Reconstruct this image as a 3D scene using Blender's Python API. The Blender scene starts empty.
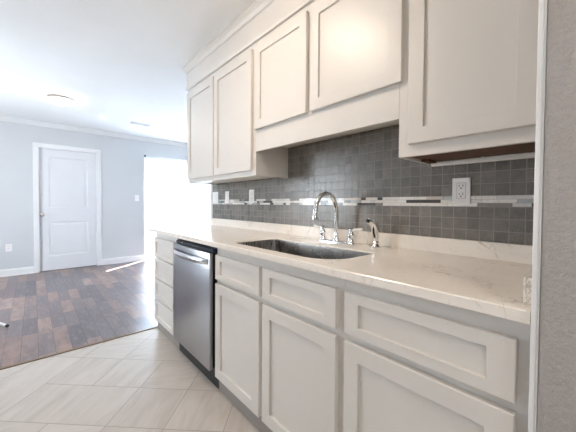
import bpy, bmesh, math, random
from mathutils import Vector, Matrix
C = bpy.context.scene.collection
S = bpy.context.scene
PI = math.pi

# ------------------------------------------------------------------ camera
YAW, PITCH, ROLL, F = 0.7328, 0.0210, 0.0070, 283.26
fw = Vector((math.sin(YAW), math.cos(YAW), 0)); rt = Vector((math.cos(YAW), -math.sin(YAW), 0)); up = Vector((0, 0, 1))
f2 = fw*math.cos(PITCH) - up*math.sin(PITCH); u2 = up*math.cos(PITCH) + fw*math.sin(PITCH)
r3 = rt*math.cos(ROLL) + u2*math.sin(ROLL); u3 = u2*math.cos(ROLL) - rt*math.sin(ROLL)
cam = bpy.data.objects.new('camera', bpy.data.cameras.new('camera')); C.objects.link(cam)
m = Matrix((r3, u3, -f2)).transposed().to_4x4(); m.translation = Vector((-1.435, 0, 1.1387)); cam.matrix_world = m
cam.data.sensor_width = 36; cam.data.lens = F/576*36; cam.data.shift_y = -5.716/576
cam.data.clip_start = .02
S.camera = cam

# ------------------------------------------------------------------ world, sun, exposure
W = bpy.data.worlds.new('world'); S.world = W; W.use_nodes = True
bg = W.node_tree.nodes['Background']; bg.inputs[0].default_value = (.84, .92, 1, 1); bg.inputs[1].default_value = 13
sun = bpy.data.objects.new('sun', bpy.data.lights.new('sun', 'SUN')); C.objects.link(sun)
sun.data.energy = 150; sun.data.angle = .009; sun.data.color = (1, .96, .9)
sdir = Vector((-.787, -.617, -1.74))
sun.rotation_euler = sdir.to_track_quat('-Z', 'Y').to_euler(); sun.location = (4, 9, 6)
LAMP_K, LAMP_D = 31, 16                                            # ceiling lamps' diffusers
S.view_settings.view_transform = 'Standard'; S.view_settings.look = 'None'
S.view_settings.gamma = 1; S.view_settings.use_curve_mapping = False
S.view_settings.exposure = 0.76

def portal(x, y, z, w, h, d):                                       # light portals in the added fill windows (they emit nothing)
    L = bpy.data.lights.new('portal', 'AREA'); L.shape = 'RECTANGLE'; L.size = w; L.size_y = h; L.cycles.is_portal = True
    o = bpy.data.objects.new('portal', L); C.objects.link(o); o.location = (x, y, z); o.rotation_euler = Vector(d).to_track_quat('-Z', 'Y').to_euler()
portal(-3.36, 4.15, 1.35, 1.3, 1.1, (1, 0, 0)); portal(-2.25, -2.26, 1.75, .5, .7, (0, 1, 0))

# ------------------------------------------------------------------ materials
def mat(name, col=(.8, .8, .8), rough=.5, metal=0, spec=.5, emit=None, coat=0):
    M = bpy.data.materials.new(name); M.use_nodes = True
    b = M.node_tree.nodes['Principled BSDF']
    b.inputs['Base Color'].default_value = (*col, 1); b.inputs['Roughness'].default_value = rough
    b.inputs['Metallic'].default_value = metal; b.inputs['Specular IOR Level'].default_value = spec
    b.inputs['Coat Weight'].default_value = coat
    if emit:
        b.inputs['Emission Color'].default_value = (*emit[0], 1); b.inputs['Emission Strength'].default_value = emit[1]
    return M
class N:                                                            # small node helper
    def __init__(s, M): s.t = M.node_tree; s.b = s.t.nodes['Principled BSDF']
    def n(s, typ, **k):
        x = s.t.nodes.new(typ)
        for a, v in k.items(): setattr(x, a, v)
        return x
    def put(s, sock, v):
        if isinstance(v, bpy.types.NodeSocket): s.t.links.new(v, sock)
        else: sock.default_value = v
    def math(s, op, a, b=0.0, c=0.0):
        x = s.n('ShaderNodeMath', operation=op)
        s.put(x.inputs[0], a); s.put(x.inputs[1], b); s.put(x.inputs[2], c); return x.outputs[0]
    def obj(s): return s.n('ShaderNodeTexCoord').outputs['Object']
    def mapping(s, v, scale=(1, 1, 1), rot=(0, 0, 0)):
        x = s.n('ShaderNodeMapping'); s.put(x.inputs['Vector'], v); x.inputs['Scale'].default_value = scale; x.inputs['Rotation'].default_value = rot; return x.outputs[0]
    def noise(s, v, scale, detail=3, rough=.5, dist=0):
        x = s.n('ShaderNodeTexNoise'); s.put(x.inputs['Vector'], v); x.inputs['Scale'].default_value = scale
        x.inputs['Detail'].default_value = detail; x.inputs['Roughness'].default_value = rough; x.inputs['Distortion'].default_value = dist; return x.outputs['Fac']
    def ramp(s, f, stops, interp='LINEAR'):
        x = s.n('ShaderNodeValToRGB'); s.put(x.inputs[0], f); r = x.color_ramp; r.interpolation = interp
        while len(r.elements) < len(stops): r.elements.new(.5)
        for e, (p, c) in zip(r.elements, stops): e.position = p; e.color = (*c, 1) if len(c) == 3 else c
        return x.outputs[0]
    def mix(s, f, a, b, mode='MIX'):
        x = s.n('ShaderNodeMix', data_type='RGBA', blend_type=mode); s.put(x.inputs[0], f)
        for i, v in ((6, a), (7, b)): s.put(x.inputs[i], (*v, 1) if isinstance(v, tuple) and len(v) == 3 else v)
        return x.outputs[2]
    def bump(s, h, strength=.3, dist=.002):
        x = s.n('ShaderNodeBump'); s.put(x.inputs['Height'], h); x.inputs['Strength'].default_value = strength
        x.inputs['Distance'].default_value = dist; s.t.links.new(x.outputs[0], s.b.inputs['Normal'])
    def sep(s, v): x = s.n('ShaderNodeSeparateXYZ'); s.put(x.inputs[0], v); return x.outputs
    def comb(s, a, b, c=0.0):
        x = s.n('ShaderNodeCombineXYZ'); s.put(x.inputs[0], a); s.put(x.inputs[1], b); s.put(x.inputs[2], c); return x.outputs[0]
    def white(s, v): x = s.n('ShaderNodeTexWhiteNoise', noise_dimensions='3D'); s.put(x.inputs['Vector'], v); return x.outputs['Value']
    def col(s, v): s.put(s.b.inputs['Base Color'], v)

def painted(name, col, rough, bump_scale=None, strength=.1):
    M = mat(name, col, rough); k = N(M); o = k.obj()
    f = k.noise(o, 3, 2); k.col(k.mix(f, tuple(c*.97 for c in col), tuple(min(1, c*1.02) for c in col)))
    if bump_scale: k.bump(k.noise(o, bump_scale, 4), strength, .001)
    return M
M_cab = painted('cabinet_paint', (.73, .70, .66), .36)
M_wall = painted('wall_paint', (.64, .655, .67), .7, 180, .15)
M_ceil = painted('ceiling_paint', (.90, .90, .89), .85, 120, .2)
M_trim = painted('trim_paint', (.84, .845, .85), .35)
M_door = painted('door_paint', (.77, .78, .80), .4)
M_chrome = mat('chrome', (.86, .87, .88), .09, 1)
M_nickel = mat('satin_nickel', (.5, .46, .42), .3, 1)
M_black = mat('black_plastic', (.012, .013, .016), .4)
M_navy = mat('control_plastic', (.015, .025, .045), .22)
M_porc = mat('white_ceramic', (.86, .85, .82), .15)
M_plate = mat('white_plastic', (.9, .89, .88), .3)
M_slot = mat('slot_dark', (.02, .02, .02), .6)
M_shadow = mat('grey_gap', (.25, .24, .23), .6)
M_vinyl = mat('white_vinyl', (.85, .86, .87), .4)
M_rubber = mat('rubber', (.03, .03, .03), .7)
M_concrete = painted('patio_concrete', (.6, .6, .58), .9, 60, .3)

# textured partition end
M_stip = mat('roller_textured_paint', (.44, .41, .395), .5); k = N(M_stip); o = k.obj()
v = k.mapping(o, (1, 1, .22)); a = k.noise(v, 420, 4, .6); b = k.noise(o, 90, 3)
k.bump(k.math('ADD', a, k.math('MULTIPLY', b, 1.5)), .7, .004)
k.col(k.mix(k.noise(v, 120, 3), (.42, .395, .38), (.49, .46, .44)))

# steel
def steel(name, col, rough, sc):
    M = mat(name, col, rough, 1); k = N(M); o = k.obj(); f = k.noise(k.mapping(o, sc), 1, 3)
    k.put(k.b.inputs['Roughness'], k.math('ADD', k.math('MULTIPLY', f, .12), rough-.06))
    k.bump(f, .04, .0005); return M
M_steel = steel('brushed_steel', (.43, .44, .46), .3, (8, 900, 8))
M_steel2 = steel('bright_steel', (.75, .76, .78), .2, (8, 8, 900))
M_sink = steel('sink_steel', (.34, .32, .30), .28, (300, 12, 12))

# quartz
M_quartz = mat('quartz', (.8, .76, .7), .2); k = N(M_quartz); o = k.obj()
w = k.noise(o, 3.2, 6, .62, 1.6); d = k.math('ABSOLUTE', k.math('SUBTRACT', w, .5))
v1 = k.ramp(d, [(0, (1, 1, 1)), (.012, (0, 0, 0))])
br = k.ramp(k.noise(o, 5, 2), [(.52, (0, 0, 0)), (.68, (1, 1, 1))])
w2 = k.noise(k.mapping(o, (1.4, .7, 1)), 7, 5, .6, 2.2); d2 = k.math('ABSOLUTE', k.math('SUBTRACT', w2, .52)); v2 = k.ramp(d2, [(0, (1, 1, 1)), (.01, (0, 0, 0))])
base = k.mix(k.noise(o, 40, 4), (.88, .82, .75), (.91, .86, .79))
c1 = k.mix(k.math('MULTIPLY', v1, br), base, (.52, .46, .40)); c1 = k.mix(k.math('MULTIPLY', v2, .3), c1, (.5, .45, .4)); k.col(c1)

# plank floor
M_plank = mat('wood_laminate', (.2, .15, .13), .32); k = N(M_plank); o = k.obj(); x, y, z = k.sep(o)
row = k.math('FLOOR', k.math('DIVIDE', k.math('ADD', x, 10.014), .1))
off = k.math('MULTIPLY', k.white(k.comb(row, 3.3)), 1.3)
yy = k.math('DIVIDE', k.math('ADD', y, off), .45); colm = k.math('FLOOR', yy)
hsh = k.white(k.comb(row, colm, 1.7))
plank = k.ramp(hsh, [(0, (.11, .10, .12)), (.3, (.22, .17, .165)), (.5, (.145, .135, .16)), (.75, (.31, .20, .165)), (1, (.38, .275, .24))])
g = k.noise(k.comb(k.math('MULTIPLY', x, 5), k.math('MULTIPLY', y, 1.5), k.math('MULTIPLY', hsh, 9)), 3.2, 6, .62, .6)
plank = k.mix(k.ramp(g, [(.36, (.6, .6, .6)), (.58, (0, 0, 0))]), plank, (.10, .085, .095))
g2 = k.noise(k.comb(k.math('MULTIPLY', x, 5), y, hsh), 7, 5, .7)
plank = k.mix(k.ramp(g2, [(.5, (0, 0, 0)), (.72, (.4, .4, .4))]), plank, (.36, .29, .27))
fx = k.math('FRACT', k.math('DIVIDE', k.math('ADD', x, 10.014), .1)); fy = k.math('FRACT', yy)
ex = k.math('MINIMUM', fx, k.math('SUBTRACT', 1, fx)); ey = k.math('MULTIPLY', k.math('MINIMUM', fy, k.math('SUBTRACT', 1, fy)), 4.2)
e = k.math('LESS_THAN', k.math('MINIMUM', ex, ey), .014)
k.col(k.mix(k.math('MULTIPLY', e, .7), plank, (.03, .025, .025))); k.bump(k.math('SUBTRACT', k.math('MULTIPLY', g, .3), e), .25, .001)
k.put(k.b.inputs['Roughness'], k.math('ADD', k.math('MULTIPLY', g, .2), .24))

# floor tile (every tile an island of the floor mesh)
M_tile = mat('porcelain_tile', (.6, .55, .5), .38); k = N(M_tile); o = k.obj()
isl = k.n('ShaderNodeNewGeometry').outputs['Random Per Island']
vx = k.n('ShaderNodeVectorMath', operation='ADD'); k.put(vx.inputs[0], k.mix(k.math('LESS_THAN', k.math('FRACT', k.math('MULTIPLY', isl, 7)), .45), k.mapping(o, (1, 1, 1), (0, 0, PI/4)), k.mapping(o, (1, 1, 1), (0, 0, PI*.62))))
cc = k.comb(k.math('MULTIPLY', isl, 30), k.math('MULTIPLY', isl, 17)); k.put(vx.inputs[1], cc)
st = k.noise(k.mapping(vx.outputs[0], (5.5, 1.1, 1)), 2.2, 6, .6, 1.4)
tc = k.ramp(st, [(.25, (.47, .425, .385)), (.5, (.56, .515, .47)), (.75, (.62, .575, .53))])
tc = k.mix(1, tc, k.ramp(isl, [(0, (.93, .93, .93)), (1, (1, 1, 1))]), 'MULTIPLY'); k.col(tc)
k.bump(st, .03, .001)
M_grout = mat('grout', (.38, .35, .32), .9)

# backsplash tile 2 x 2 inch
M_bs = mat('linen_grey_tile', (.2, .2, .2), .3); k = N(M_bs); o = k.obj(); x, y, z = k.sep(o)
P = .0508
u = k.math('DIVIDE', k.math('SUBTRACT', y, .2006-P*20), P); vv = k.math('DIVIDE', k.math('SUBTRACT', z, 1.1345-P*20), P)
vup = k.math('DIVIDE', k.math('SUBTRACT', z, 1.1815-P*20), P)
sel = k.math('GREATER_THAN', z, 1.16)
vv = k.math('ADD', k.math('MULTIPLY', sel, vup), k.math('MULTIPLY', k.math('SUBTRACT', 1, sel), vv))
fu, fv = k.math('FRACT', u), k.math('FRACT', vv)
e = k.math('MINIMUM', k.math('MINIMUM', fu, k.math('SUBTRACT', 1, fu)), k.math('MINIMUM', fv, k.math('SUBTRACT', 1, fv)))
gr = k.math('LESS_THAN', e, .032)
h = k.white(k.comb(k.math('FLOOR', u), k.math('FLOOR', vv), 2.2))
tc = k.ramp(h, [(0, (.175, .166, .154)), (.5, (.215, .203, .187)), (1, (.26, .243, .222))])
l1 = k.noise(k.mapping(o, (1, 40, 420)), 1, 3); l2 = k.noise(k.mapping(o, (1, 420, 40)), 1, 3)
ln = k.math('ADD', l1, l2); blot = k.noise(o, 26, 5, .65)
tc = k.mix(1, tc, k.ramp(ln, [(.7, (.62, .62, .62)), (1, (1, 1, 1)), (1, (1, 1, 1))]), 'MULTIPLY')
tc = k.mix(1, tc, k.ramp(blot, [(.3, (.8, .8, .8)), (.7, (1.15, 1.15, 1.13))]), 'MULTIPLY')
k.col(k.mix(gr, tc, (.29, .28, .265))); k.bump(k.math('SUBTRACT', k.math('MULTIPLY', ln, .15), gr), .35, .0015)
k.put(k.b.inputs['Roughness'], k.math('ADD', k.math('MULTIPLY', gr, .5), .27))

# mosaic band pieces, one island each
M_mos = mat('mosaic_glass_stone', (.6, .6, .6), .15); k = N(M_mos); o = k.obj()
isl = k.n('ShaderNodeNewGeometry').outputs['Random Per Island']
c = k.ramp(isl, [(0, (.88, .86, .82)), (.22, (.10, .10, .10)), (.36, (.74, .74, .72)), (.50, (.92, .91, .88)), (.74, (.28, .265, .25)), (.82, (.68, .62, .56)), (.90, (.50, .54, .55))], 'CONSTANT')
mv = k.noise(o, 45, 5, .6, 1.5); k.col(k.mix(1, c, k.ramp(mv, [(.3, (.8, .78, .76)), (.45, (1, 1, 1))]), 'MULTIPLY'))

# raw cabinet wood
M_raw = mat('unfinished_dark_plywood', (.12, .05, .025), .6); k = N(M_raw); o = k.obj()
k.col(k.mix(k.noise(k.mapping(o, (40, 3, 3)), 2, 4), (.04, .017, .009), (.15, .065, .03)))

# glass and blinds
def glass_mat():
    M = bpy.data.materials.new('window_glass'); M.use_nodes = True; t = M.node_tree; t.nodes.clear()
    out = t.nodes.new('ShaderNodeOutputMaterial'); mx = t.nodes.new('ShaderNodeMixShader'); tr = t.nodes.new('ShaderNodeBsdfTransparent'); gl = t.nodes.new('ShaderNodeBsdfGlossy')
    lw = t.nodes.new('ShaderNodeLayerWeight'); pw = t.nodes.new('ShaderNodeMath'); pw.operation = 'POWER'; pw.inputs[1].default_value = 5; t.links.new(lw.outputs['Facing'], pw.inputs[0]); fr = t.nodes.new('ShaderNodeMath'); fr.operation = 'MULTIPLY_ADD'; fr.inputs[1].default_value = .8; fr.inputs[2].default_value = .04; t.links.new(pw.outputs[0], fr.inputs[0]); gl.inputs['Roughness'].default_value = .01
    t.links.new(fr.outputs[0], mx.inputs[0]); t.links.new(tr.outputs[0], mx.inputs[1]); t.links.new(gl.outputs[0], mx.inputs[2]); t.links.new(mx.outputs[0], out.inputs[0]); return M
M_glass = glass_mat()
def blind_mat():
    M = bpy.data.materials.new('translucent_blind'); M.use_nodes = True; t = M.node_tree; t.nodes.clear()
    out = t.nodes.new('ShaderNodeOutputMaterial'); mx = t.nodes.new('ShaderNodeMixShader'); d = t.nodes.new('ShaderNodeBsdfDiffuse'); tl = t.nodes.new('ShaderNodeBsdfTranslucent')
    mx.inputs[0].default_value = .6; d.inputs[0].default_value = (.88, .9, .92, 1); tl.inputs[0].default_value = (.85, .92, 1, 1)
    t.links.new(d.outputs[0], mx.inputs[1]); t.links.new(tl.outputs[0], mx.inputs[2]); t.links.new(mx.outputs[0], out.inputs[0]); return M
M_blind = blind_mat()
M_lampk = mat('lit_diffuser_kitchen', (.9, .88, .84), .4, emit=((1, .82, .64), LAMP_K))
M_lampd = mat('lit_diffuser_dining', (.9, .9, .88), .4, emit=((1, .93, .84), LAMP_D))

# ------------------------------------------------------------------ mesh helpers
def box(bm, a, b, bev=0, seg=2):
    x0, y0, z0 = [min(p, q) for p, q in zip(a, b)]; x1, y1, z1 = [max(p, q) for p, q in zip(a, b)]
    vs = [bm.verts.new(p) for p in ((x0,y0,z0),(x1,y0,z0),(x1,y1,z0),(x0,y1,z0),(x0,y0,z1),(x1,y0,z1),(x1,y1,z1),(x0,y1,z1))]
    fs = [bm.faces.new([vs[i] for i in f]) for f in ((3,2,1,0),(4,5,6,7),(0,1,5,4),(1,2,6,5),(2,3,7,6),(3,0,4,7))]
    if bev:
        es = list({e for f in fs for e in f.edges})
        bmesh.ops.bevel(bm, geom=es, offset=bev, segments=seg, affect='EDGES', profile=.5)
def lathe(bm, prof, loc=(0, 0, 0), n=28, axis='Z'):
    rings = []
    for r, h in prof:
        ring = []
        for i in range(n):
            a = 2*PI*i/n; c, s = math.cos(a)*r, math.sin(a)*r
            p = {'Z': (c, s, h), 'X': (h, c, s), 'Y': (s, h, c)}[axis]
            ring.append(bm.verts.new((p[0]+loc[0], p[1]+loc[1], p[2]+loc[2])))
        rings.append(ring)
    for A, B in zip(rings, rings[1:]):
        for i in range(n): bm.faces.new((A[i], A[(i+1) % n], B[(i+1) % n], B[i]))
    bm.faces.new(rings[0][::-1]); bm.faces.new(rings[-1])
def tube(bm, pts, rad, n=16):
    pts = [Vector(p) for p in pts]; rings = []
    rr = rad if isinstance(rad, (list, tuple)) else [rad]*len(pts)
    t0 = (pts[1]-pts[0]).normalized(); ref = Vector((0, 0, 1)) if abs(t0.z) < .9 else Vector((0, 1, 0))
    nrm = t0.cross(ref).normalized()
    for i, p in enumerate(pts):
        t = (pts[min(i+1, len(pts)-1)] - pts[max(i-1, 0)]).normalized()
        nrm = (nrm - t*nrm.dot(t)).normalized(); b = t.cross(nrm)
        rings.append([bm.verts.new(p + (nrm*math.cos(2*PI*j/n) + b*math.sin(2*PI*j/n))*rr[i]) for j in range(n)])
    for A, B in zip(rings, rings[1:]):
        for i in range(n): bm.faces.new((A[i], A[(i+1) % n], B[(i+1) % n], B[i]))
    bm.faces.new(rings[0][::-1]); bm.faces.new(rings[-1])
def obj(name, bm, material, parent=None, smooth=False):
    bmesh.ops.recalc_face_normals(bm, faces=bm.faces)
    me = bpy.data.meshes.new(name); bm.to_mesh(me); bm.free(); me.materials.append(material)
    if smooth:
        for p in me.polygons: p.use_smooth = True
        me.set_sharp_from_angle(angle=math.radians(40))
    o = bpy.data.objects.new(name, me); C.objects.link(o)
    if parent:
        o.parent = parent
        o.location = -parent_loc(parent)                            # meshes are written in world coordinates
    return o
def parent_loc(p):
    l = p.location.copy(); q = p.parent
    while q: l += q.location; q = q.parent
    return l
def boxes(name, lst, material, parent=None, bev=0, smooth=False):
    bm = bmesh.new()
    for a, b in lst: box(bm, a, b, bev)
    return obj(name, bm, material, parent, smooth)
def tag(o, label, cat, group=None):
    o['label'] = label; o['category'] = cat
    if group: o['group'] = group
    return o
def thing(name, label, cat, loc, group=None):
    o = bpy.data.objects.new(name, None); C.objects.link(o); o.location = loc; o.empty_display_size = .1
    return tag(o, label, cat, group)
def struct(o, label=None):
    o['kind'] = 'structure'
    if label: o['label'] = label
    return o

D, H = 6.115, 2.447                                                 # far wall, ceiling
XW, YB = -3.3, -2.2                                                 # unseen left and back walls
XR = 2.6
# ------------------------------------------------------------------ setting
bm = bmesh.new()                                                    # tiles at 45 degrees
T = .43085*0.70710678; q = math.sqrt(.5)
def wpt(s, d): return ((s-d)/2, (s+d)/2)                            # s = x+y, d = y-x
s0, d0, g_, pit = .505, 1.985, .0032, .43085
merged = {(2, 0): (3, 0), (1, 2): (2, 2), (4, 0): (4, 1), (4, 2): (5, 2), (0, 1): (0, 2)}
random.seed(4); used = set()
for i in range(-13, 9):
    for j in range(-15, 10):
        if (i, j) in used: continue
        used.add((i, j)); e = merged.get((i, j), (i, j))
        if e == (i, j) and not (-1 <= i <= 5 and -1 <= j <= 4):
            cand = (i+1, j) if random.random() < .5 else (i, j+1)
            if random.random() < .35 and cand not in used: e = cand
        used.add(e)
        da, db = d0+pit*i+g_, d0+pit*(e[0]+1)-g_; sa, sb = s0+pit*j+g_, s0+pit*(e[1]+1)-g_
        ps = [wpt(sa, da), wpt(sb, da), wpt(sb, db), wpt(sa, db)]
        # clip the tile to the tiled area
        def clip(poly, ax, val, keep_less):
            out = []
            for a, b in zip(poly, poly[1:]+poly[:1]):
                ia = (a[ax] <= val) == keep_less; ib = (b[ax] <= val) == keep_less
                if ia: out.append(a)
                if ia != ib:
                    t = (val-a[ax])/(b[ax]-a[ax]); out.append((a[0]+t*(b[0]-a[0]), a[1]+t*(b[1]-a[1])))
            return out
        for ax, val, kl in ((0, .0, True), (0, XW, False), (1, 2.715, True), (1, YB, False)):
            if ps: ps = clip(ps, ax, val, kl)
        if len(ps) < 3: continue
        f = bm.faces.new([bm.verts.new((x_, y_, 0)) for x_, y_ in ps])
fl = struct(obj('floor', bm, M_tile), 'beige streaked porcelain tiles laid on the diagonal in the kitchen')
gb = boxes('grout', [((XW, YB, -.1), (.12, 2.715, -.0012))], M_grout, fl)
struct(boxes('floor', [((XW, 2.715, -.1), (XR, D+.12, .002))], M_plank), 'dark grey and brown wood laminate planks in the dining area')
struct(boxes('trim_1', [((XW, 2.71, 0), (0, 2.735, .007))], mat('transition_strip_wood', (.22, .15, .10), .4), None, .002), 'narrow brown strip where laminate meets tile')
struct(boxes('ceiling', [((XW-.1, YB-.1, H), (XR+.1, D+.2, H+.1))], M_ceil), 'smooth white ceiling')
LW = (3.5, 4.8, .8, 1.9)                                           # window added as dining fill in the unseen left wall: y0, y1, z0, z1
BW = (-2.5, -2.0, 1.4, 2.1)                                          # window added as kitchen fill in the unseen back wall: x0, x1, z0, z1
struct(boxes('wall_left', [((XW-.1, YB, 0), (XW, LW[0], H)), ((XW-.1, LW[1], 0), (XW, D, H)), ((XW-.1, LW[0], 0), (XW, LW[1], LW[2])), ((XW-.1, LW[0], LW[3]), (XW, LW[1], H))], M_wall))
struct(boxes('wall_back', [((XW, YB-.1, 0), (BW[0], YB, H)), ((BW[1], YB-.1, 0), (.12, YB, H)), ((BW[0], YB-.1, 0), (BW[1], YB, BW[2])), ((BW[0], YB-.1, BW[3]), (BW[1], YB, H))], M_wall))
def window(name, ax, p, a0, a1, z0, z1):
    def bb(a, b, za, zb, t=.02):
        return ((a, p-t, za), (b, p+t, zb)) if ax == 'x' else ((p-t, a, za), (p+t, b, zb))
    mid_ = (a0+a1)/2
    w_ = struct(boxes(name, [bb(a0, a0+.04, z0, z1), bb(a1-.04, a1, z0, z1), bb(a0, a1, z0, z0+.04), bb(a0, a1, z1-.04, z1), bb(mid_-.02, mid_+.02, z0, z1)], M_vinyl))
    boxes('glass', [bb(a0+.04, mid_-.02, z0+.04, z1-.04, .002), bb(mid_+.02, a1-.04, z0+.04, z1-.04, .002)], M_glass, w_)
window('fill_window_1', 'y', XW-.05, *LW); window('fill_window_2', 'x', YB-.05, *BW)
struct(boxes('wall_right', [((.0006, YB, 0), (.12, 2.86, H))], M_wall), 'wall behind the counter and cabinets')
struct(boxes('wall_dining', [((.12, 2.74, 0), (XR, 2.86, H)), ((XR, 2.86, 0), (XR+.1, D, H))], M_wall))
DX0, DX1, DH = .211, 2.04, 2.09
dx0, dx1, dh = -1.364, -.579, 2.032
struct(boxes('wall_far', [((XW, D, 0), (dx0, D+.12, H)), ((dx0, D, dh), (dx1, D+.12, H)), ((dx1, D, 0), (DX0, D+.12, H)), ((DX0, D, DH), (DX1, D+.12, H)), ((DX1, D, 0), (XR, D+.12, H)), ((dx0, D+.1, 0), (dx1, D+.12, dh))], M_wall), 'pale grey painted far wall')
# baseboard with a stepped top
def profile_x(bm, prof, x0, x1):                                    # prof in (y, z)
    A = [bm.verts.new((x0, y, z)) for y, z in prof]; B = [bm.verts.new((x1, y, z)) for y, z in prof]; n = len(prof)
    for i in range(n): bm.faces.new((A[i], A[(i+1) % n], B[(i+1) % n], B[i]))
    bm.faces.new(A[::-1]); bm.faces.new(B)
bm = bmesh.new()
bp = [(D, .002), (D-.024, .002), (D-.024, .018), (D-.014, .022), (D-.014, .09), (D-.008, .108), (D, .112)]
profile_x(bm, bp, XW, dx0-.07); profile_x(bm, bp, dx1+.07, DX0-.005)
struct(obj('baseboard_far', bm, M_trim), 'white baseboard along the far wall')
bm = bmesh.new(); profile_x(bm, [(D, H-.075), (D-.008, H-.07), (D-.02, H-.045), (D-.045, H-.018), (D-.055, H-.012), (D-.055, H), (D, H)], XW, XR)
struct(obj('trim_2', bm, M_trim, None, True), 'white crown moulding at the top of the far wall')

# interior two-panel door
def panel_door():
    bm = bmesh.new(); y0, y1 = D+.03, D+.065
    # frame pieces around two moulded panels
    px0, px1 = -1.238, -.708
    zs = [(.25, .82), (1.05, 1.90)]
    box(bm, (dx0+.004, y0, .01), (px0, y1, dh-.004)); box(bm, (px1, y0, .01), (dx1-.004, y1, dh-.004))
    box(bm, (px0, y0, .01), (px1, y1, zs[0][0])); box(bm, (px0, y0, zs[0][1]), (px1, y1, zs[1][0])); box(bm, (px0, y0, zs[1][1]), (px1, y1, dh-.004))
    for a, b in zs:
        lo = [(px0, a), (px1, a), (px1, b), (px0, b)]
        def ring(ins, y): return [bm.verts.new((x_ + (ins if x_ == px0 else -ins), y, z_ + (ins if z_ == a else -ins))) for x_, z_ in lo]
        R = [ring(0, y0), ring(.012, y0+.008), ring(.03, y0+.008), ring(.05, y0+.003)]
        for A, B in zip(R, R[1:]):
            for i in range(4): bm.faces.new((A[i], A[(i+1) % 4], B[(i+1) % 4], B[i]))
        bm.faces.new(R[-1])
    return bm
dr = struct(obj('door_1', panel_door(), M_door), 'white two-panel interior door in the far wall')
bm = bmesh.new()
for a, b in (((dx0-.07, D-.018, .002), (dx0, D+.001, dh+.0)), ((dx1, D-.018, .002), (dx1+.07, D+.001, dh+.0)), ((dx0-.07, D-.018, dh), (dx1+.07, D+.001, dh+.07))): box(bm, a, b, .004)
for a, b in (((dx0, D, .002), (dx0+.003, D+.1, dh)), ((dx1-.003, D, .002), (dx1, D+.1, dh)), ((dx0, D, dh-.003), (dx1, D+.1, dh))): box(bm, a, b)
obj('door_casing', bm, M_trim, dr)
bm = bmesh.new(); kx, kz = -1.322, .94
lathe(bm, [(.031, D+.031), (.031, D+.024), (.027, D+.02), (.012, D+.018), (.011, D-.006), (.022, D-.014), (.028, D-.026), (.027, D-.038), (.018, D-.047), (.002, D-.049)], (kx, 0, kz), 24, 'Y')
ob = obj('door_knob', bm, M_nickel, dr, True); ob['label'] = 'round satin nickel door knob'

# sliding glass door
sd = struct(boxes('door_2', [((DX0, D+.05, .0), (DX0+.04, D+.115, DH)), ((DX1-.04, D+.05, 0), (DX1, D+.115, DH)), ((DX0, D+.05, DH-.04), (DX1, D+.115, DH)), ((DX0, D+.05, .0), (DX1, D+.115, .03))], M_vinyl, None, .003), 'wide sliding glass door in the far wall, glaring with daylight')
mid = (DX0+DX1)/2
for (a, b, yy_) in ((DX0+.04, mid+.03, D+.1), (mid-.03, DX1-.04, D+.068)):
    fr_ = boxes('sash', [((a, yy_-.014, .03), (a+.05, yy_+.014, DH-.04)), ((b-.05, yy_-.014, .03), (b, yy_+.014, DH-.04)), ((a, yy_-.014, .03), (b, yy_+.014, .09)), ((a, yy_-.014, DH-.09), (b, yy_+.014, DH-.04))], M_vinyl, sd)
    boxes('glass', [((a+.05, yy_-.002, .09), (b-.05, yy_+.002, DH-.09))], M_glass, fr_)
vb = thing('vertical_blind', 'closed white vertical blind glowing with daylight over the sliding door', 'blind', (DX0+.9, D-.0, 2.05))
boxes('headrail', [((DX0+.005, D-.02, 2.045), (DX1-.005, D+.018, 2.085))], M_vinyl, vb, .004)
ob = boxes('bracket', [((DX0-.006, D-.026, 2.06), (DX0+.03, D-.018, 2.098))], mat('bracket_metal', (.1, .11, .12), .4, .6), vb, .002); ob['label'] = 'small dark bracket at the headrail end'
xs = DX0+.048
while xs < DX1-.03:
    bm = bmesh.new(); n_ = 6; w_ = .089; cx_ = xs+w_/2; th = -.28
    rows = []
    for zz in (.02, 2.05):
        r_ = []
        for s_ in (1, -1):
            for i_ in (range(n_+1) if s_ > 0 else range(n_, -1, -1)):
                t_ = i_/n_-.5; lx = t_*w_; ly = .006*(1-4*t_*t_) + s_*.0005
                r_.append(bm.verts.new((cx_ + lx*math.cos(th)-ly*math.sin(th), D+.0+lx*math.sin(th)+ly*math.cos(th), zz)))
        rows.append(r_)
    A, B = rows; n2 = len(A)
    for i_ in range(n2): bm.faces.new((A[i_], A[(i_+1) % n2], B[(i_+1) % n2], B[i_]))
    obj('slat', bm, M_blind, vb, True); xs += .078
struct(boxes('floor', [((XW-4, D+.12, -.14), (XR+5, D+9, -.06))], M_concrete), 'concrete patio outside the sliding door')

# partition at the right edge of the view
bm = bmesh.new(); box(bm, (-.66, -.035, 0), (.0, .0833, H), .003, 2)
struct(obj('wall_near', bm, M_stip), 'end of the near partition wall with rough roller texture')
bm = bmesh.new()
vs = [(-.662, .0868), (-.60, .0868), (-.60, .0985), (-.662, .0985)]
box(bm, (-.664, .0872, 0), (-.60, .0962, H), .002); box(bm, (-.661, .0835, 0), (-.60, .0872, H), .0012)
struct(obj('trim_3', bm, M_trim), 'white strip on the edge of the near partition wall')

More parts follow.
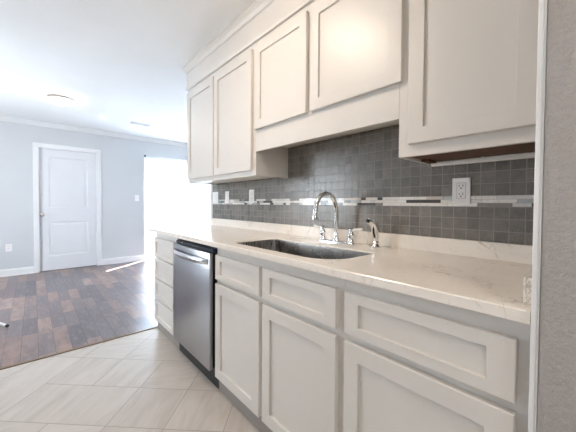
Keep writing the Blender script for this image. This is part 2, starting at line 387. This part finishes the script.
# ------------------------------------------------------------------ tile backsplash
bs = thing('tile_backsplash', 'grey linen-look square tile backsplash with a glass and stone mosaic band', 'backsplash', (0, 1.4, .98))
boxes('field_tile', [((-.009, .10, .9875), (0, 2.79, 1.1342)), ((-.009, .10, 1.182), (0, 2.79, 1.60))], M_bs, bs)
bm = bmesh.new(); random.seed(5)
for r_ in range(3):
    y_ = .10 - random.random()*.06
    while y_ < 2.79:
        L_ = random.choice((.03, .045, .06, .075, .1, .12)); a, b = max(.10, y_+.0008), min(2.79, y_+L_-.0008)
        if b-a > .01: box(bm, (-.0105, a, 1.1352+r_*.0156), (0, b, 1.1352+r_*.0156+.0143))
        y_ += L_
ms = obj('mosaic_band', bm, M_mos, bs)
boxes('grout', [((-.0075, .10, 1.134), (0, 2.79, 1.1822))], M_grout, ms)

# ------------------------------------------------------------------ cabinets
def shaker(xf, y0, y1, z0, z1, parent, name='door', st=.058, th=.02, rl=None):
    """front at x = xf facing -X"""
    bm = bmesh.new(); e = .0018; rl = rl or st; kz_ = rl/st
    O = [(y0, z0), (y1, z0), (y1, z1), (y0, z1)]
    def ring(ins, x): return [bm.verts.new((x, y_ + (ins if y_ == y0 else -ins), z_ + (1 if ins < .01 else kz_)*(ins if z_ == z0 else -ins))) for y_, z_ in O]
    R = [ring(0, xf+th), ring(0, xf+e), ring(e, xf), ring(st-.001, xf), ring(st, xf+.001), ring(st, xf+.012)]
    for A, B in zip(R, R[1:]):
        for i in range(4): bm.faces.new((A[i], A[(i+1) % 4], B[(i+1) % 4], B[i]))
    bi = ring(st, xf+th)
    A, B = R[-1], bi
    for i in range(4): bm.faces.new((A[i], A[(i+1) % 4], B[(i+1) % 4], B[i])); bm.faces.new((R[0][i], R[0][(i+1) % 4], bi[(i+1) % 4], bi[i]))
    d = obj(name, bm, M_cab, parent)
    boxes('panel', [((xf+.0105, y0+st+.0002, z0+rl+.0002), (xf+.0185, y1-st-.0002, z1-rl-.0002))], M_cab, d)
    return d
def frame(bm, x0, x1, y0, y1, z0, z1, st, mids_y=(), mids_z=(), top=.04, bot=.04):
    box(bm, (x0, y0, z0), (x1, y0+st, z1)); box(bm, (x0, y1-st, z0), (x1, y1, z1))
    box(bm, (x0, y0+st, z1-top), (x1, y1-st, z1)); box(bm, (x0, y0+st, z0), (x1, y1-st, z0+bot))
    for a, b in mids_y: box(bm, (x0, a, z0+bot), (x1, b, z1-top))
    for a, b in mids_z: box(bm, (x0+.0004, y0+st, a), (x1-.0004, y1-st, b))

ZU, ZT = 1.3353, 2.25
def upper(label, y0, y1, zb, doors, zd, brown=False, valance=False):
    t = thing('wall_cabinet', label, 'cabinet', (-.15, (y0+y1)/2, zb), 'white wall cabinets')
    bm = bmesh.new(); xb = -.001
    botz = {True: 1.56, False: zb+.012}[valance]
    if brown: botz = zb+.009
    for (ya, yb_) in ((y0+.0005, y0+.016), (y1-.016, y1-.0005)):
        box(bm, (-.286, ya, (botz if valance else zb)), (xb-.0095, yb_, ZT))
    box(bm, (-.286, y0+.016, botz), (xb-.0095, y1-.016, botz+.012)) if not brown else None
    box(bm, (-.286, y0+.016, ZT-.012), (xb, y1-.016, ZT)); box(bm, (-.012-.0095, y0+.016, botz), (xb-.0095, y1-.016, ZT-.012))
    my = [(b_+.0-.01, a_+.01) for (_, b_), (a_, _) in zip(doors, doors[1:])]
    frame(bm, -.305, -.286, y0+.0005, y1-.0005, zb, ZT, .042, my, (), .075, (.16 if valance else .055))
    obj('carcass', bm, M_cab, t)
    if brown:
        boxes('underside', [((-.286, y0+.0165, botz), (-.0215, y1-.0165, botz+.012))], M_raw, t)['label'] = 'unfinished dark brown underside'
        boxes('batten', [((x_, y1-.052, botz-.010), (x_+.010, y1-.018, botz)) for x_ in (-.13, -.105, -.08, -.055)], M_raw, t)
    for a, b in doors: shaker(-.3262, a, b, zd[0], zd[1], t)
    return t
upper('white shaker wall cabinet over the dishwasher end, leftmost of the uppers', 1.585, 2.705, ZU, [(1.618, 2.150), (2.168, 2.692)], (1.372, 2.19))
upper('short white shaker wall cabinet with a deep bottom rail above the sink', .572, 1.584, 1.4965, [(.556+.0, 1.065), (1.095, 1.582-.006)], (1.64, 2.19), valance=True)
rc = upper('white shaker wall cabinet with a dark open underside beside the near partition', .0995, .5715, ZU, [(.128, .525)], (1.382, 2.19), brown=True)
# frieze and crown along the cabinet tops
prof = [(0, 2.251), (.006, 2.232), (.020, 2.232), (.024, 2.240), (.024, 2.250), (.016, 2.256), (.016, 2.392), (.026, 2.396), (.028, 2.404), (.036, 2.420), (.052, 2.434), (.056, 2.436), (.056, 2.4465), (0, 2.4465)]
bm = bmesh.new(); rings = []
for o_, z_ in prof:
    rings.append([bm.verts.new(p) for p in ((-.305-o_+.006, .0995, z_), (-.305-o_+.006, 2.705+o_-.0, z_), (0, 2.705+o_, z_))])
n_ = len(rings)
for i_ in range(n_):
    A, B = rings[i_], rings[(i_+1) % n_]
    for j_ in range(2): bm.faces.new((A[j_], A[j_+1], B[j_+1], B[j_]))
tag(obj('crown_molding', bm, M_cab), 'white frieze and crown moulding running along the tops of the wall cabinets', 'molding')
lb = thing('under_cabinet_rail', 'thin white bar fixed to the wall under the rightmost wall cabinet', 'bar', (-.02, .36, 1.33))
boxes('bar', [((-.032, .1, 1.3225), (-.0095, .550, 1.343))], M_plate, lb, .004)
boxes('clip', [((-.036, .335, 1.336), (-.0095, .347, 1.356))], M_plate, lb, .002)

# base cabinets
M_kick_shaded = painted('toe_kick_board_shaded', (.33, .30, .275), .6)  # grey-brown kick board, toe-space shade darkened into its colour
ZC = .8845
def base(name, label, y0, y1, cols, drawers=False, e0=.0, e1=.0):
    t = thing(name, label, 'cabinet', (-.3, (y0+y1)/2, 0), 'white base cabinets')
    bm = bmesh.new()
    for ya, yb_ in ((y0+.0005, y0+.016), (y1-.016, y1-.0005)): box(bm, (-.59, ya, .10), (-.002, yb_, ZC)); box(bm, (-.54, ya, .0), (-.002, yb_, .10))
    box(bm, (-.59, y0+.016, .10), (-.002, y1-.016, .114)); box(bm, (-.014, y0+.016, .114), (-.002, y1-.016, ZC))
    my = [(b_-.01, a_+.01) for (_, b_), (a_, _) in zip(cols, cols[1:])]
    zz = [(.655, .695)] if not drawers else [(.288, .304), (.468, .484), (.652, .668)]
    frame(bm, -.61, -.59, y0+.0005, y1-.0005, .10, ZC, .04, my, zz, .055, .02)
    obj('carcass', bm, M_cab, t)
    boxes('toe_kick', [((-.597, y0+.001, .0), (-.585, y1-.001, .0995))], M_kick_shaded, t)
    for a, b in cols:
        if drawers:
            for z0, z1 in ((.105, .288), (.300, .472), (.483, .655), (.666, .836)): shaker(-.6312, a, b, z0, z1, t, 'drawer', .05, .02, .036)
        else:
            shaker(-.6312, a, b, .69, .836, t, 'drawer_front', .056, .02, .034); shaker(-.6312, a, b, .10, .664, t, 'door', .058)
    return t
base('base_cabinet', 'white base cabinet with four stacked drawers at the far end of the counter', 2.182, 2.70, [(2.222, 2.684)], True)
base('base_cabinet', 'white sink base cabinet with two doors, right of the dishwasher', .607, 1.552, [(.634, 1.074), (1.099, 1.540)])
base('base_cabinet', 'wide white base cabinet beside the near partition', .0995, .6065, [(.124, .597)])

# ------------------------------------------------------------------ dishwasher
dw = thing('dishwasher', 'stainless steel dishwasher with curved bar handle between the base cabinets', 'dishwasher', (-.3, 1.865, 0))
boxes('tub', [((-.601, 1.5535, .123), (-.03, 2.178, .872)), ((-.6275, 1.582, .130), (-.600, 2.160, .838))], M_black, dw)
boxes('door', [((-.652, 1.570, .125), (-.628, 2.166, .840))], M_steel, dw, .004, True)
cp = boxes('control_strip', [((-.634, 1.562, .842), (-.6015, 2.150, .866))], M_navy, dw, .004)
cp['label'] = 'dark control strip above the steel door'
boxes('indicator', [((-.6352, 2.03, .851), (-.6335, 2.042, .857))], mat('indicator_white', (.8, .85, .9), .3), cp)
boxes('kick_plate', [((-.5975, 1.5545, .0), (-.575, 2.178, .122))], M_black, dw)
bm = bmesh.new(); A = None; n_ = 24
for i_ in range(n_+1):                                              # bowed flat bar
    t_ = i_/n_; y_ = 1.588+.545*t_; b_ = math.sin(PI*t_)**.6*.042; x_ = -.652-b_; hh = .0175+.003*math.sin(PI*t_)
    zc_ = .788
    r_ = [bm.verts.new(p) for p in ((x_, y_, zc_-hh), (x_-.006, y_, zc_-hh*.55), (x_-.008, y_, zc_), (x_-.006, y_, zc_+hh*.55), (x_, y_, zc_+hh), (x_+.004, y_, zc_))]
    if A:
        for k_ in range(6): bm.faces.new((A[k_], A[(k_+1) % 6], r_[(k_+1) % 6], r_[k_]))
    else: bm.faces.new(r_)
    A = r_
bm.faces.new(A[::-1]); obj('handle', bm, M_steel2, dw, True)

# ------------------------------------------------------------------ countertop with sink cut-out
ct = thing('countertop', 'cream quartz countertop with faint brown veins over the base cabinets', 'countertop', (-.32, 1.4, .885))
X0, X1, Y0, Y1 = -.570, -.245, .706, 1.440
ZTP, ZBT = .914, .8852
def rrpt(a, grow=0.0):                                              # ray from centre to the rounded rectangle
    cx_, cy_ = (X0+X1)/2, (Y0+Y1)/2; dx_, dy_ = math.cos(a), math.sin(a)
    hx, hy = (X1-X0)/2+grow, (Y1-Y0)/2+grow
    r_ = .15 if (dx_ < 0 and dy_ < 0) else (.03 if dy_ < 0 else .045); r_ += grow
    lo, hi = 0, 1
    for _ in range(40):
        md = (lo+hi)/2; px, py = abs(dx_*md), abs(dy_*md)
        qx, qy = px-(hx-r_), py-(hy-r_)
        ins = (px <= hx and py <= hy) and not (qx > 0 and qy > 0 and math.hypot(qx, qy) > r_)
        lo, hi = (md, hi) if ins else (lo, md)
    return cx_+dx_*lo, cy_+dy_*lo
CX0, CX1, CY0, CY1 = -.648, -.0005, .0990, 2.79
cx_, cy_ = (X0+X1)/2, (Y0+Y1)/2
angs = sorted([2*PI*i/160 for i in range(160)] + [math.atan2(y-cy_, x-cx_) % (2*PI) for x in (CX0, CX1) for y in (CY0, CY1)]
              + [math.atan2(s*((Y1-Y0)/2-.06*f), t*((X1-X0)/2-.06*g)) % (2*PI) for s in (1, -1) for t in (1, -1) for f in (0, .3, .6, .8, 1.3, 1.8) for g in (0, .3, .6, .8, 1.3, 1.8)])
def outer(a, e=0):
    dx_, dy_ = math.cos(a), math.sin(a); ts = []
    if dx_ > 1e-9: ts.append((CX1-cx_)/dx_)
    if dx_ < -1e-9: ts.append((CX0+e-cx_)/dx_)
    if dy_ > 1e-9: ts.append((CY1-e-cy_)/dy_)
    if dy_ < -1e-9: ts.append((CY0-cy_)/dy_)
    t_ = min(ts); return cx_+dx_*t_, cy_+dy_*t_
bm = bmesh.new()
def R_(fn, z): return [bm.verts.new((*fn(a), z)) for a in angs]
rings = [R_(lambda a: rrpt(a), ZBT), R_(lambda a: rrpt(a), ZTP-.0025), R_(lambda a: rrpt(a, .0025), ZTP), R_(lambda a: outer(a, .003), ZTP), R_(lambda a: outer(a), ZTP-.003), R_(lambda a: outer(a), ZBT)]
n_ = len(angs)
for A, B in list(zip(rings, rings[1:])) + [(rings[-1], rings[0])]:
    for i_ in range(n_): bm.faces.new((A[i_], A[(i_+1) % n_], B[(i_+1) % n_], B[i_]))
obj('slab', bm, M_quartz, ct)
boxes('back_lip', [((-.0215, .099, .9142), (-.0005, 2.795, .987))], M_quartz, ct, .0015)
boxes('side_lip', [((-.60, .0992, .9142), (-.022, .1185, .976))], M_quartz, ct, .0015)
sk = thing('sink', 'undermount stainless steel sink basin set into the countertop', 'sink', (-.405, 1.07, .70))
bm = bmesh.new(); rings = []
for g1, z_ in ((-.0006, .9085), (-.0022, .9085), (-.003, .90), (-.006, .74), (-.012, .715), (-.03, .703), (-.06, .698)): rings.append([bm.verts.new((*rrpt(a, g1), z_)) for a in angs])
low = rings[-1]; back = []
for g1, z_ in ((-.06, .695), (-.028, .700), (-.011, .713), (-.0045, .74), (-.001, .872), (-.0006, .9082)): back.append([bm.verts.new((*rrpt(a, g1), z_)) for a in angs])
for st_ in (rings, back):
    for A, B in zip(st_, st_[1:]):
        for i_ in range(n_): bm.faces.new((A[i_], A[(i_+1) % n_], B[(i_+1) % n_], B[i_]))
A, B = rings[0], back[-1]
for i_ in range(n_): bm.faces.new((A[i_], A[(i_+1) % n_], B[(i_+1) % n_], B[i_]))
bm.faces.new(rings[-1]); bm.faces.new(back[0][::-1])
obj('basin', bm, M_sink, sk, True)
bm = bmesh.new(); lathe(bm, [(.054, .6984), (.054, .7010), (.046, .7015), (.040, .6990), (.001, .6988)], (-.36, 1.07, 0)); obj('drain', bm, M_chrome, sk, True)

# ------------------------------------------------------------------ faucet
fx_, fy_ = -.103, 1.052
fc = thing('faucet', 'chrome gooseneck kitchen faucet with two white lever handles behind the sink', 'faucet', (fx_, fy_, .914))
bm = bmesh.new()
def stadium(bm, hl, r_, z, zs):
    rr = []
    for g1, z_ in zs:
        ring = []
        for i_ in range(14): a = PI*i_/13; ring.append(bm.verts.new((fx_+math.cos(a)*(r_+g1), fy_+hl+math.sin(a)*(r_+g1), z_)))
        for i_ in range(14): a = PI+PI*i_/13; ring.append(bm.verts.new((fx_+math.cos(a)*(r_+g1), fy_-hl+math.sin(a)*(r_+g1), z_)))
        rr.append(ring)
    for A, B in zip(rr, rr[1:]):
        for i_ in range(28): bm.faces.new((A[i_], A[(i_+1) % 28], B[(i_+1) % 28], B[i_]))
    bm.faces.new(rr[0][::-1]); bm.faces.new(rr[-1])
stadium(bm, .104, .027, 0, [(0, .9142), (0, .922), (-.003, .926), (-.008, .928)])
obj('deck_plate', bm, M_chrome, fc, True)
bm = bmesh.new()
lathe(bm, [(.022, .927), (.022, .934), (.017, .942), (.0145, .955), (.0155, .962), (.0125, .97), (.0115, .985)], (fx_, fy_, 0))
R = .0925; path = [(fx_, fy_, .96), (fx_, fy_, 1.00), (fx_, fy_, 1.05), (fx_, fy_, 1.09)]
for i_ in range(1, 25): a = PI*i_/24*1.0; path.append((fx_-R+R*math.cos(a), fy_, 1.09+.112*math.sin(a)))
path += [(fx_-2*R-.002, fy_, 1.078)]
tube(bm, path, .0122, 18)
lathe(bm, [(.0105, 1.092), (.0135, 1.086), (.0145, 1.070), (.0155, 1.060), (.015, 1.056), (.011, 1.0545)], (fx_-2*R-.002, fy_, 0))
obj('spout', bm, M_chrome, fc, True)
for s_ in (1, -1):
    hy = fy_+s_*.104; bm = bmesh.new()
    lathe(bm, [(.024, .927), (.024, .932), (.018, .942), (.0155, .952), (.0195, .962), (.0185, .972), (.0135, .980), (.0145, .990), (.014, 1.000), (.007, 1.006), (.002, 1.008)], (fx_, hy, 0))
    tube(bm, [(fx_, hy, .993), (fx_, hy+s_*.02, .997)], .006, 12)
    h_ = obj('handle', bm, M_chrome, fc, True)
    bm = bmesh.new(); tube(bm, [(fx_, hy+s_*.018, .9965), (fx_, hy+s_*.022, .997), (fx_, hy+s_*.045, 1.000), (fx_, hy+s_*.068, 1.003), (fx_, hy+s_*.075, 1.004)], [.007, .0098, .0088, .0095, .006], 14)
    l_ = obj('lever', bm, M_porc, h_, True); l_['label'] = 'white ceramic lever'
sp = thing('side_sprayer', 'chrome side sprayer standing on the countertop right of the faucet', 'sprayer', (-.09, .80, .914))
bm = bmesh.new(); lathe(bm, [(.029, .9142), (.029, .919), (.022, .926), (.018, .936), (.020, .942), (.016, .948)], (-.09, .80, 0)); obj('base', bm, M_chrome, sp, True)
bm = bmesh.new(); tube(bm, [(-.09, .80, .946), (-.09, .80, .965), (-.09, .801, .995), (-.092, .803, 1.02), (-.10, .808, 1.038), (-.115, .814, 1.05), (-.132, .82, 1.055)], [.015, .018, .021, .0215, .0205, .0185, .0155], 18)
obj('spray_head', bm, M_chrome, sp, True)
bm = bmesh.new(); tube(bm, [(-.133, .8203, 1.0552), (-.139, .8225, 1.056)], [.011, .0095], 14); obj('nozzle', bm, M_black, sp, True)

# ------------------------------------------------------------------ outlets and switches
def plate(name, label, cat, yc, zc, w_, h_, kind, group=None, n=1):
    t = thing(name, label, cat, (-.0105, yc, zc), group)
    boxes('cover_plate', [((-.0165, yc-w_/2, zc-h_/2), (-.0106, yc+w_/2, zc+h_/2))], M_plate, t, .002)
    for i_ in range(n):
        c_ = yc + (i_-(n-1)/2)*.046
        if kind == 'outlet':
            boxes('recess_line', [((-.0168, c_-.0178, zc-.0353), (-.0162, c_+.0178, zc+.0353))], M_shadow, t)
            r_ = boxes('receptacle', [((-.0185, c_-.0165, zc-.034), (-.016, c_+.0165, zc+.034))], M_plate, t, .001)
            lst = []
            for s_ in (-1, 1):
                z_ = zc+s_*.018
                lst += [((-.0188, c_-.0085, z_-.001), (-.0184, c_-.0060, z_+.009)), ((-.0188, c_+.0060, z_+.0), (-.0184, c_+.0085, z_+.008)), ((-.0188, c_-.003, z_-.010), (-.0184, c_+.003, z_-.0045))]
            boxes('slots', lst, M_slot, r_)
        else:
            boxes('rocker', [((-.0205, c_-.0155, zc-.033), (-.016, c_+.0155, zc+.033))], M_plate, t, .002)
    return t
plate('wall_outlet', 'white double outlet plate on the backsplash below the right wall cabinet', 'outlet', .424, 1.205, .073, .114, 'outlet')
plate('wall_outlet', 'white outlet on the backsplash at the right end of the left wall cabinet', 'outlet', 2.055, 1.207, .076, .118, 'outlet')
plate('light_switch', 'narrow white switch plate on the backsplash under the left wall cabinet', 'switch', 2.475, 1.205, .072, .116, 'switch')
plate('light_switch', 'wide two-gang white switch plate at the far end of the backsplash', 'switch', 2.715, 1.205, .118, .116, 'switch', None, 2)
def far_plate(name, label, cat, xc, zc, kind):
    t = thing(name, label, cat, (xc, D, zc)); boxes('cover_plate', [((xc-.038, D-.007, zc-.06), (xc+.038, D-.0003, zc+.06))], M_plate, t, .002)
    if kind == 'outlet':
        r_ = boxes('receptacle', [((xc-.017, D-.009, zc-.034), (xc+.017, D-.0065, zc+.034))], M_plate, t)
        lst = []
        for s_ in (-1, 1): lst += [((xc+q_-.0012, D-.0094, zc+s_*.018), (xc+q_+.0012, D-.0088, zc+s_*.018+.009)) for q_ in (-.007, .007)]
        for q2 in lst: boxes('slot', [q2], M_slot, r_)
    else: boxes('rocker', [((xc-.016, D-.011, zc-.033), (xc+.016, D-.0065, zc+.033))], M_plate, t, .001)
far_plate('wall_outlet', 'white outlet low on the far wall left of the interior door', 'outlet', -1.72, .44, 'outlet')
far_plate('light_switch', 'white light switch on the far wall beside the sliding door', 'switch', .08, 1.24, 'switch')

# ------------------------------------------------------------------ ceiling fixtures
def flush(label, x_, y_, r_, M_):
    t = thing('ceiling_light', label, 'light', (x_, y_, H-.001))
    bm = bmesh.new(); lathe(bm, [(r_*.9, H-.001), (r_, H-.004), (r_, H-.022), (r_*.94, H-.028), (r_*.8, H-.028)], (x_, y_, 0), 40); obj('rim', bm, M_nickel, t, True)
    bm = bmesh.new(); lathe(bm, [(r_*.93, H-.0285), (r_*.9, H-.045), (r_*.75, H-.062), (r_*.5, H-.074), (r_*.25, H-.079), (.002, H-.08)], (x_, y_, 0), 40)
    obj('diffuser', bm, M_, t, True)
flush('round flush ceiling light glowing over the dining area', -1.17, 4.56, .125, M_lampd)
flush('round flush ceiling light over the kitchen floor', -1.1, 1.30, .17, M_lampk)
flush('added fill light, round flush ceiling fixture in the kitchen behind the view', -1.75, -.9, .16, M_lampk)  # unseen second kitchen lamp, added to brighten the near end
vt = thing('ceiling_vent', 'small rectangular ceiling vent near the sliding door', 'vent', (-.11, 5.135, H-.001))
bm = bmesh.new()
for a, b in (((-.26, 5.07), (.04, 5.085)), ((-.26, 5.185), (.04, 5.20)), ((-.26, 5.07), (-.245, 5.2)), ((.025, 5.07), (.04, 5.2))): box(bm, (*a, H-.008), (*b, H-.0008), .001)
obj('frame', bm, M_trim, vt)
boxes('backing', [((-.245, 5.085, H-.002), (.025, 5.185, H-.0008))], M_slot, vt)
for i_ in range(6):
    y_ = 5.092+i_*.016
    bm = bmesh.new(); vs = [bm.verts.new(p) for p in ((-.245, y_, H-.0025), (.025, y_, H-.0025), (.025, y_+.010, H-.009), (-.245, y_+.010, H-.009), (-.245, y_+.001, H-.0022), (.025, y_+.001, H-.0022), (.025, y_+.011, H-.0087), (-.245, y_+.011, H-.0087))]
    for f in ((0,1,2,3), (7,6,5,4), (0,4,5,1), (1,5,6,2), (2,6,7,3), (3,7,4,0)): bm.faces.new([vs[i] for i in f])
    obj('slat', bm, M_trim, vt)

# ------------------------------------------------------------------ stand whose foot shows at the left edge
ls = thing('floor_stand', 'white slanting leg of a floor stand with dark foot at left edge', 'stand', (-2.05, 3.95, 0))
bm = bmesh.new(); tube(bm, [(-2.05, 3.95, .12), (-2.05, 3.95, 1.0)], .012); obj('pole', bm, M_vinyl, ls, True)
foot = Vector((-1.615, 3.60, .012)); c0 = Vector((-2.05, 3.95, .22)); d_ = foot-c0; d_.z = 0
for i_ in range(3):
    r_ = Matrix.Rotation(i_*2*PI/3, 3, 'Z') @ d_; e_ = Vector((c0.x+r_.x, c0.y+r_.y, .0125))
    bm = bmesh.new(); tube(bm, [c0+Vector((0, 0, .0)), c0.lerp(e_, .975)], .011); lg = obj('leg', bm, M_vinyl, ls, True)
    bm = bmesh.new(); tube(bm, [c0.lerp(e_, .97), e_], .0125); obj('rubber_foot', bm, M_rubber, lg, True)
